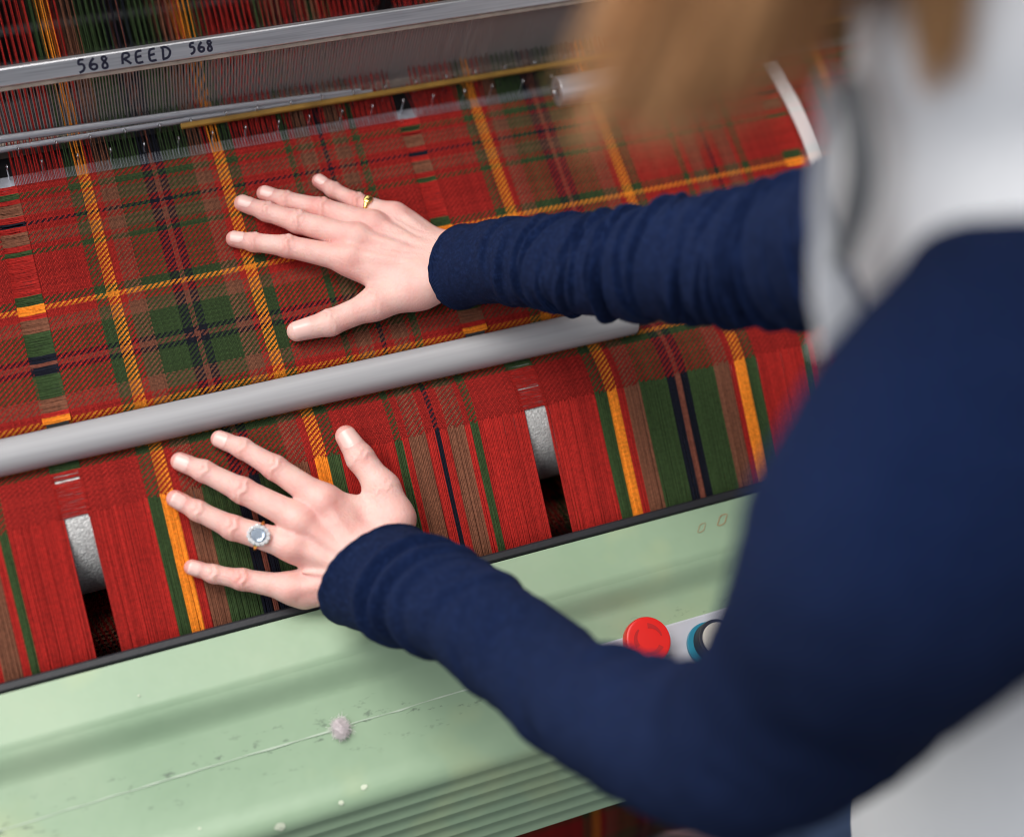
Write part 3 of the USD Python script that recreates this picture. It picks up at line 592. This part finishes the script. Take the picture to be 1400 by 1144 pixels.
def nails(H, f, nrm, lift=.00035):
    out = []
    for g in ('thumb', 'index', 'middle', 'ring', 'pinky'):
        J = H[g]; r = RAD[g][3]; u = unit(J[3] - J[2]); up_ = nrm
        if g == 'thumb': up_ = unit(nrm + .35 * H['_thumb_roll'])
        up_ = unit(up_ - u * (up_ @ u)); side = np.cross(u, up_)
        L = r * 1.75; nt, ns = 15, 11; t, s = np.meshgrid(np.linspace(0, 1, nt), np.linspace(-1, 1, ns), indexing='ij')
        wdt = np.clip(1 - (1 - np.clip(t / .35, 0, 1)) ** 2.2 * .45, 0, 1) * np.where(t > .86, np.sqrt(np.clip(1 - ((t - .86) / .17) ** 2 * .8, 0, 1)), 1)
        phi = s * wdt * math.radians(56); q = J[3] + u * ((t - .80) * L)[..., None]
        dr = np.cos(phi)[..., None] * up_ + np.sin(phi)[..., None] * side
        a, b = np.zeros(t.shape), np.full(t.shape, 2.2 * r)
        for _ in range(26):
            c = (a + b) / 2; v = f((q + dr * c[..., None]).astype(np.float32)); a = np.where(v < 0, c, a); b = np.where(v < 0, b, c)
        k = 9; rad = np.where(t > .66, np.maximum(a, a[k:k + 1] * .93), a)
        top = q + dr * (rad + lift * np.clip(t * 6, .25, 1) * (1 - .5 * s ** 8))[..., None]; bot = q + dr * (np.minimum(a, rad) - .0007)[..., None]
        V = np.concatenate([top.reshape(-1, 3), bot.reshape(-1, 3)]); n = nt * ns; F0 = grid_faces(nt, ns)
        ring = np.r_[np.arange(ns), np.arange(1, nt) * ns + ns - 1, (nt - 1) * ns + np.arange(ns - 2, -1, -1), np.arange(nt - 2, 0, -1) * ns]
        r2 = np.roll(ring, -1); Fs = np.concatenate([np.stack([ring, r2, r2 + n], 1), np.stack([ring, r2 + n, ring + n], 1)])
        m = trimesh.Trimesh(V, np.concatenate([F0, F0[:, ::-1] + n, Fs]), process=False); m.fix_normals(); out.append(m)
    return out
hands = []
for H, h, q in ((RH, .0012, 1.0), (LH, .0012, 1.04)): hands.append(make_hand(H, h, q))
# body under the clothes: arms, trunk, neck, head, legs in one smooth skin, joined with the hands
S = dict(lel=A([.252, -.376, .322]), lsh=A([.318, -.280, .575]), rel=A([.418, -.096, .274]), rsh=A([.4700, -.1180, .4350]), neck=A([.404, -.180, .545]), chest=A([.521, -.280, .370]), hip=A([.610, -.530, .110]), head=A([.312, -.070, .770]))
lw, rw = A(LH['wrist'][0]), A(RH['wrist'][0]); la, ra = A(LH['arm'][0]), A(RH['arm'][0])
def body(P):
    c = lambda a, b, r0, r1: cone(P, a, b, r0, r1)
    d = smin(c(S['chest'], S['hip'], .105, .125), c(S['neck'] * .3 + S['chest'] * .7, S['lsh'] + [.03, 0, -.02], .09, .045), .04)
    d = smin(d, c(S['neck'] * .4 + S['chest'] * .6, S['rsh'] + [.015, -.01, -.03], .09, .035), .03)
    d = smin(d, c(S['lsh'], S['lel'] + [-.003, -.010, -.006], .036, .022), .012); d = smin(d, c(S['rsh'], S['rel'] + [-.002, -.004, .002], .036, .022), .012)
    lm, rm = A([.208, -.303, .170]), A([.352, -.045, .175])
    d = smin(d, np.minimum(c(S['lel'] + [-.003, -.010, -.006], lm, .022, .023), c(lm, la, .023, .021)), .006); d = smin(d, np.minimum(c(S['rel'] + [-.002, -.004, .002], rm, .022, .025), c(rm, ra, .025, .022)), .006)
    d = smin(d, c(S['neck'] - [.02, 0, .03], S['head'] - [-.03, 0, .05], .045, .043), .02)
    hd = S['head']; u = unit(A([-.75, .25, -.55])); upv = unit(A([-.5, .2, .85])); upv = unit(upv - u * (upv @ u)); sd = np.cross(u, upv)
    d = smin(d, c(hd + upv * .03 - u * .02, hd + upv * .01 + u * .015, .088, .082), .02); d = smin(d, c(hd, hd - upv * .075 + u * .05, .07, .036), .03)
    d = smin(d, c(hd + u * .092 + upv * .005, hd + u * .105 - upv * .025, .007, .012), .010)            # nose
    d = smin(d, c(hd + u * .086 - upv * .052 - sd * .016, hd + u * .086 - upv * .052 + sd * .016, .008, .008), .008)
    for s_ in (-1, 1):
        d = smin(d, c(hd + sd * s_ * .078 - u * .01, hd + sd * s_ * .082 - u * .015 - upv * .03, .014, .010), .006)
        d = -smin(-d, np.linalg.norm(P - (hd + u * .098 + sd * s_ * .031 + upv * .005).astype(np.float32), axis=-1) - .012, .010)
    for s_, fx in ((-1, .0), (1, .05)):
        lat = A([.55, .83, 0]) * s_ * .085; k0 = S['hip'] + lat + [-.02, 0, -.03]; kn = k0 + A([-.06 + fx, .02, -.44]); an = kn + A([.05, -.01, -.42 + .03])
        d = smin(d, c(k0, kn, .088, .062), .05); d = smin(d, c(kn, an, .060, .042), .02); d = smin(d, c(an, an + A([-.14, .04, -.03]), .038, .03), .02)
    return d
bV, bF = iso(body, (.02, -.80, -.86), (.86, .14, .90), .010)
bm = manifold(bV, bF)
for (H, f, V, F, fr) in hands:
    hm = manifold(V, F)
    bm = bm + hm if hm.status() == manifold3d.Error.NoError and not hm.is_empty() else bm
mm = bm.to_mesh(); BV, BF = np.array(mm.vert_properties[:, :3], float), np.array(mm.tri_verts)
bl = np.zeros(len(BV))
for (H, f, V, F, fr) in hands:
    s_ = np.linalg.norm(BV - H['middle'][0], axis=1) < .16; bl[s_] = blush_of(BV[s_], H)
obj('body', (BV, BF), SKIN, person, smooth=True, primvars={'blush': bl})
for i, (H, f, V, F, (ax, lat, nrm)) in enumerate(hands):
    H['_thumb_roll'] = lat if i == 0 else lat
    for m in nails(H, f, nrm): obj('fingernail', m, NAIL, person, smooth=40)

# sleeves ------------------------------------------------------------
def sleeve(pts, rad, folds, h_s, n_t, shear=0.0, seed=0):
    pts = A(pts, float); t = np.r_[0, np.cumsum(np.linalg.norm(np.diff(pts, axis=0), axis=1))]
    L = t[-1]; n_s = int(L / h_s); s = np.linspace(0, L, n_s)
    C = CubicSpline(t, pts)(s); R = np.interp(s, t, rad); R = np.convolve(np.pad(R, 20, 'edge'), np.ones(41) / 41, 'valid')
    T = np.gradient(C, axis=0); T /= np.linalg.norm(T, axis=1, keepdims=True)
    U = np.empty_like(C); u = unit(np.cross(T[0], [0, 0, 1.])); 
    for i in range(n_s): u = unit(u - T[i] * (u @ T[i])); U[i] = u
    W = np.cross(T, U); th = np.linspace(0, 2 * np.pi, n_t, endpoint=False)
    SS, TH = np.meshgrid(s, th, indexing='ij'); disp = np.zeros_like(SS)
    for (s0, amp, wid, slant, ph, th0, spread) in folds:
        c = SS - s0 - slant * np.cos(TH - ph); wv = np.exp(-.5 * ((1 - np.cos(TH - th0)) / spread) ** 2)
        g = np.exp(-(c / wid) ** 2); disp += amp * wv * (g - .9 * np.exp(-((c - 1.75 * wid) / (wid * .8)) ** 2))
    Pn = np.stack([np.cos(TH) * R[:, None], np.sin(TH) * R[:, None], SS], -1)
    disp += (meshkit.fbm(Pn * 28, 3, seed) - .5) * .005 * np.clip(SS / .04, .25, 1) + (meshkit.fbm(Pn * 90, 2, seed + 5) - .5) * .0012
    disp += .0018 * np.exp(-(SS / .004) ** 2)
    RRr = R[:, None] + disp
    V = C[:, None] + U[:, None] * (np.cos(TH) * RRr)[..., None] + W[:, None] * (np.sin(TH) * RRr)[..., None]
    V += T[:, None] * (shear * ((V - C[:, None]) @ unit(A([.658, .636, .39]))) * np.clip(1 - s / .09, 0, 1)[:, None] ** 1.5)[..., None]
    C0 = C
    V[0] += T[0] * ((meshkit.noise(np.stack([th * 9, 0 * th, 0 * th], -1), seed) - .5) * .0016)[:, None]
    inner = [V[k] - (U[k] * np.cos(th)[:, None] + W[k] * np.sin(th)[:, None]) * .0022 for k in range(0, min(18, n_s), 1)][::-1]
    V = np.concatenate([A(inner), V]); ni = len(inner)
    vv = np.r_[s[:ni][::-1], s]
    i = np.arange(V.shape[0] * n_t).reshape(-1, n_t); j = np.roll(i, -1, 1)
    q = np.stack([i[:-1], j[:-1], j[1:], i[1:]], -1).reshape(-1, 4); F = np.vstack([q[:, [0, 1, 2]], q[:, [0, 2, 3]]])
    uv = np.stack([np.broadcast_to(th, V.shape[:2]) * .008, np.broadcast_to(vv[:, None], V.shape[:2])], -1)
    m = trimesh.Trimesh(V.reshape(-1, 3), F, process=False)
    if m.volume < 0: F = F[:, ::-1]
    return (V.reshape(-1, 3), F), uv.reshape(-1, 2)
r2 = np.random.default_rng(21)
fr_ = [(.030, .0012, .0035, .006, 1.0, 1.5, .5), (.052, .0030, .0035, .006, 1.0, 1.5, .5), (.064, .0014, .004, .010, 2.0, 4.5, .5), (.083, .0030, .0050, .012, 4.2, 1.2, .7)]
x = .070
while x < .36:
    g = min(1, (x - .06) / .14)
    for q in range(2): fr_.append((x + r2.normal(0, .003), r2.uniform(.0016, .0042) * (.45 + .75 * g), r2.uniform(.0020, .0042), r2.uniform(.004, .020), r2.uniform(3.0, 5.2), r2.uniform(0, 6.3), r2.uniform(.25, .9)))
    x += r2.uniform(.008, .0145)
m, uv = sleeve([(.2680, .0395, .0435), (.281, .029, .066), (.294, .017, .088), (.330, -.022, .143), (.378, -.064, .214), (.420, -.098, .276), (.4427, -.1179, .3444), (.4597, -.1158, .4263)], [.0322, .0318, .0330, .0370, .0430, .0490, .052, .052], fr_, .0010, 150, shear=.22, seed=2)
RSL = m
obj('sweater_sleeve', m, NAVY, person, smooth=True, uv=uv, label='navy knit sleeve bunched in many folds')
fl_ = [(.046, .0050, .0050, .010, 2.6, 1.4, 2.5), (.062, .0052, .0055, .014, 3.2, 1.6, 2.5), (.082, .0036, .0065, .012, 2.4, 1.8, 1.5), (.105, .002, .006, .016, 3.4, 3., 1.0), (.14, .002, .007, .016, 1.4, 1., 1.0), (.20, .004, .012, .02, 1, 1.0, .8), (.27, .006, .012, .02, 1, 2.5, .8), (.31, .007, .014, .02, 1, 2.5, .8), (.35, .006, .014, .02, 1, 2.5, .8)]
m, uv = sleeve([(.1345, -.1830, .0270), (.150, -.204, .055), (.170, -.233, .093), (.2039, -.3105, .1660), (.2215, -.3575, .2440), (.249, -.384, .321), (.276, -.354, .440), (.285, -.321, .546), (.326, -.287, .572), (.420, -.236, .512)], [.0440, .0405, .0380, .0380, .0405, .0510, .0640, .0770, .0720, .0600], fl_, .0020, 150, shear=.42, seed=8)
obj('sweater_sleeve', m, NAVY, person, smooth=True, uv=uv, label='navy knit sleeve of the near, bent arm')

tm = trimesh.Trimesh(*RSL, process=False); rf = np.random.default_rng(3)
w_ = tm.area_faces / tm.area_faces.sum(); fi = rf.choice(len(w_), 9000, p=w_); bc = rf.dirichlet([1, 1, 1], 9000); q0 = (tm.triangles[fi] * bc[..., None]).sum(1); n0 = tm.face_normals[fi]
d1, d2 = unit(A([1., 0, 0])), rf.normal(0, 1, (9000, 3)); d2 -= n0 * (d2 * n0).sum(1, keepdims=True); d2 /= np.linalg.norm(d2, axis=1, keepdims=True); ln = rf.uniform(.0008, .0024, 9000)[:, None]
FZ = np.stack([q0, q0 + n0 * ln * .45 + d2 * ln * .25, q0 + n0 * ln * .55 + d2 * ln * .9], 1)
m, uv = tubes(FZ, .00008, None, 3); obj('wool_fuzz', m, NAVY, person, smooth=True, kind='stuff', label='fine wool fibres on the far sleeve')

# gilet ----------------------------------------------------------------
def gilet(P):
    c = lambda a, b, r0, r1: cone(P, a, b, r0, r1)
    d = smin(c(S['chest'], S['hip'] + [-.05, .02, 0], .130, .165), c(S['neck'] - [0, 0, .03], S['chest'], .082, .130), .05)
    d = smin(d, c(A([.385, -.190, .560]), A([.362, -.222, .588]), .075, .062), .03)
    d = smin(d, c(A([.385, -.190, .560]), S['neck'] * .4 + S['rsh'] * .6, .075, .060), .03)
    d = smin(d, c(S['neck'] - [.01, 0, .03], S['neck'] + [-.055, .03, .085], .070, .066), .02)
    return d
gV, gF = iso(gilet, (.1, -.80, -.12), (.86, .16, .78), .008)
obj('gilet', (gV, gF), WHITE, person, smooth=True, label='white sleeveless gilet')
def thick(V2, nu, nv, t):
    V2 = V2.reshape(-1, 3); F0 = grid_faces(nu, nv); m = trimesh.Trimesh(V2, F0, process=False); n_ = m.vertex_normals
    ring = np.r_[np.arange(nv), np.arange(1, nu) * nv + nv - 1, (nu - 1) * nv + np.arange(nv - 2, -1, -1), np.arange(nu - 2, 0, -1) * nv]; rr = np.roll(ring, -1); k = len(V2)
    return np.vstack([V2, V2 - n_ * t]), np.vstack([F0, F0[:, ::-1] + k, np.stack([ring, ring + k, rr + k], 1), np.stack([ring, rr + k, rr], 1)])
def slab(rows, w, t, name, mt, **kw):
    rows = A(rows, float); k = 24; tt = np.linspace(0, 1, len(rows)); C = CubicSpline(tt, rows)(np.linspace(0, 1, k)); ww = np.interp(np.linspace(0, 1, k), np.linspace(0, 1, len(w)), w)
    q = np.linspace(-1, 1, 9); V = C[:, None] + (q[None, :] * ww[:, None])[..., None] * unit(A([.80, -.15, -.25])) - (q[None, :, None] ** 2) * A([0, .004, .008])
    V, F = thick(V, k, 9, t); m = trimesh.Trimesh(V, F, process=False); m.fix_normals(); obj(name, m, mt, person, smooth=40, **kw)
slab([(.2591, -.1638, .6231), (.2632, -.1805, .5975), (.2664, -.2000, .5706), (.2762, -.2247, .5447), (.2800, -.2400, .5245)], [.0045, .0045, .0055, .0150, .0145], .004, 'placket', WHITE, label='white front edge of the gilet')
slab([(.2629, -.1697, .6330), (.2693, -.1879, .6130), (.2714, -.2004, .5936), (.2718, -.2145, .5623)], [.0085, .0090, .0080, .004], .003, 'collar_lining', LINING, label='grey inside of the open gilet front')
# jeans
def jeans(P):
    d = None
    for s_, fx in ((-1, .0), (1, .05)):
        lat = A([.55, .83, 0]) * s_ * .085; k0 = S['hip'] + lat + [-.02, 0, -.03]; kn = k0 + A([-.06 + fx, .02, -.44]); an = kn + A([.05, -.01, -.36])
        for a, b, r0, r1 in ((k0, kn, .100, .076), (kn, an, .074, .062)):
            p = cone(P, a, b, r0, r1); d = p if d is None else smin(d, p, .03)
    return d
jV, jF = iso(jeans, (.2, -.85, -.86), (.86, -.1, .2), .012)
obj('jeans', (jV, jF), DENIM, person, smooth=True, label='light blue denim jeans')

# rings
def band(c, axis, r, tube, up_, flat=1.0):
    axis = unit(A(axis)); up_ = unit(A(up_) - axis * (A(up_) @ axis)); sd = np.cross(axis, up_)
    a, b = np.meshgrid(np.linspace(0, 2 * np.pi, 48, endpoint=False), np.linspace(0, 2 * np.pi, 10, endpoint=False), indexing='ij')
    wd = 1 + 1.1 * np.clip(np.cos(a), 0, 1) ** 4 * flat
    rad = r + tube * np.cos(b) * .8; V = A(c) + (np.cos(a) * rad)[..., None] * up_ + (np.sin(a) * rad)[..., None] * sd + (np.sin(b) * tube * wd)[..., None] * axis
    i = np.arange(480).reshape(48, 10); q = np.stack([i, np.roll(i, -1, 0), np.roll(np.roll(i, -1, 0), -1, 1), np.roll(i, -1, 1)], -1).reshape(-1, 4)
    return V.reshape(-1, 3), np.vstack([q[:, [0, 1, 2]], q[:, [0, 2, 3]]])
H, f, _, _, (ax, lat, nrm) = hands[0]
p0, p1 = H['pinky'][0], H['pinky'][1]; u = unit(p1 - p0); c = p0 + (p1 - p0) * .70; upn = unit(nrm - u * (nrm @ u))
gr = obj('signet_ring', band(c, u, .0089, .0011, upn, 1.6), GOLD, person, smooth=True, label='small gold signet ring')
fc = trimesh.creation.icosphere(subdivisions=3, radius=1); R4 = np.eye(4); R4[:3, 0], R4[:3, 1], R4[:3, 2] = u, np.cross(upn, u), upn
fc.vertices = np.sign(fc.vertices) * np.abs(fc.vertices) ** .8 * [.0036, .0042, .0013]; fc.apply_transform(R4); fc.apply_translation(c + upn * .0098)
obj('seal', fc, GOLD, gr, smooth=True)
H, f, _, _, (ax, lat, nrm) = hands[1]
p0, p1 = H['ring'][0], H['ring'][1]; u = unit(p1 - p0); c = p0 + (p1 - p0) * .56; upn = unit(nrm - u * (nrm @ u)); upn = unit(upn + .10 * np.cross(u, upn))
R4 = np.eye(4); R4[:3, 0], R4[:3, 1], R4[:3, 2] = u, np.cross(upn, u), upn
rg = obj('gem_ring', band(c, u, .0110, .0013, upn, 1.0), GOLD, person, smooth=True, label='gold ring with a pale blue stone circled by diamonds')
def local(m, h): m = m.copy(); m.apply_transform(R4); m.apply_translation(c + upn * h); return m
def stone(r, h): return trimesh.convex.convex_hull(np.concatenate([[(r * .6 * math.cos(a), r * .6 * math.sin(a), h) for a in np.arange(8) * math.pi / 4], [(r * math.cos(a), r * math.sin(a), h * .35) for a in np.arange(16) * math.pi / 8], [(r * .4 * math.cos(a), r * .4 * math.sin(a), -h * .7) for a in np.arange(8) * math.pi / 4]]))
obj('setting', local(cyl((0, 0, -.001), (0, 0, .0012), .0082, 40, .0005), .0116), SILVER, rg, smooth=35)
obj('gem', local(stone(.0054, .0026), .0134), GEM, rg)
for k in range(14):
    a = k * 2 * math.pi / 14; b = stone(.00175, .0013); b.apply_translation((.0075 * math.cos(a), .0064 * math.sin(a), 0)); obj('diamond', local(b, .0132), DIAMOND, rg)

# hair -----------------------------------------------------------------
r3 = np.random.default_rng(5)
def lock(root, tip, spread_r, spread_t, n, bow, tone):
    root, tip = A(root, float), A(tip, float); k = 10; t = np.linspace(0, 1, k)
    cl = r3.integers(0, 14, n); off = r3.normal(0, 1, (14, 3)); o = off[cl] * .75 + r3.normal(0, .55, (n, 3))
    a = root + o * spread_r; b = tip + o * spread_t; ln = r3.uniform(.78, 1.06, n)
    P = a[:, None] + (b - a)[:, None] * (t[:, None] * ln[:, None, None]) + A(bow) * (np.sin(t * math.pi)[:, None]) * (1 + .3 * r3.normal(0, 1, (n, 1, 1)))
    P = P + r3.normal(0, .0012, (n, 1, 3)) * t[:, None] + .003 * np.sin(t * 9 + cl[:, None])[..., None] * A([.6, .5, .1])
    rad = np.tile(.00042 * (1 - .55 * t), (n, 1)); tn = np.repeat(np.clip(tone + r3.normal(0, .2, 14)[cl] + r3.normal(0, .08, n), 0, 1)[:, None], k, 1)
    (V, F), _ = tubes(P, rad, None, 3); return V, F, np.repeat(tn[..., None], 3, 2).ravel()
LK = [((.2044, -.1093, .6773), (.1675, -.1627, .6175), 600, .62), ((.2146, -.1101, .6802), (.1805, -.1714, .6188), 850, .74), ((.2266, -.1139, .6826), (.1987, -.1756, .623), 850, .66), ((.238, -.1201, .6842), (.2095, -.174, .627), 600, .5), ((.2440, -.1201, .6830), (.2215, -.1719, .631), 650, .32), ((.2546, -.118, .679), (.2461, -.1616, .6307), 450, .2)]
LK = [(A(a) + (A(a) - A(b)) * .7, A(b) + (A(a) - A(b)) * (.06 + .05 * q), .0085, .0090, n, (.002, -.005, .003), t) for q, (a, b, n, t) in enumerate(LK)]
for a, b, n, t in (((.278, -.136, .692), (.284, -.183, .648), 420, .9), ((.310, -.143, .699), (.328, -.168, .668), 300, .85)): LK.append((A(a) + (A(a) - A(b)) * .7, b, .007, .0055, n, (0, -.003, .002), t))
LK.append(((.262, -.105, .700), (.262, -.150, .655), .008, .008, 500, (0, -.003, .002), .3))
LK += [((.285, -.09, .815), (.225, -.10, .72), .03, .02, 900, (-.03, -.02, .02), .6), ((.285, -.09, .815), (.345, -.07, .73), .03, .02, 900, (.03, .01, .02), .6)]
Vs, Fs, Ts, o = [], [], [], 0
for L in LK:
    V, F, T_ = lock(*L); Vs.append(V); Fs.append(F + o); Ts.append(T_); o += len(V)
obj('hair', (np.concatenate(Vs), np.concatenate(Fs)), HAIR, person, smooth=True, primvars={'tone': np.concatenate(Ts)}, label='long straight light brown hair')
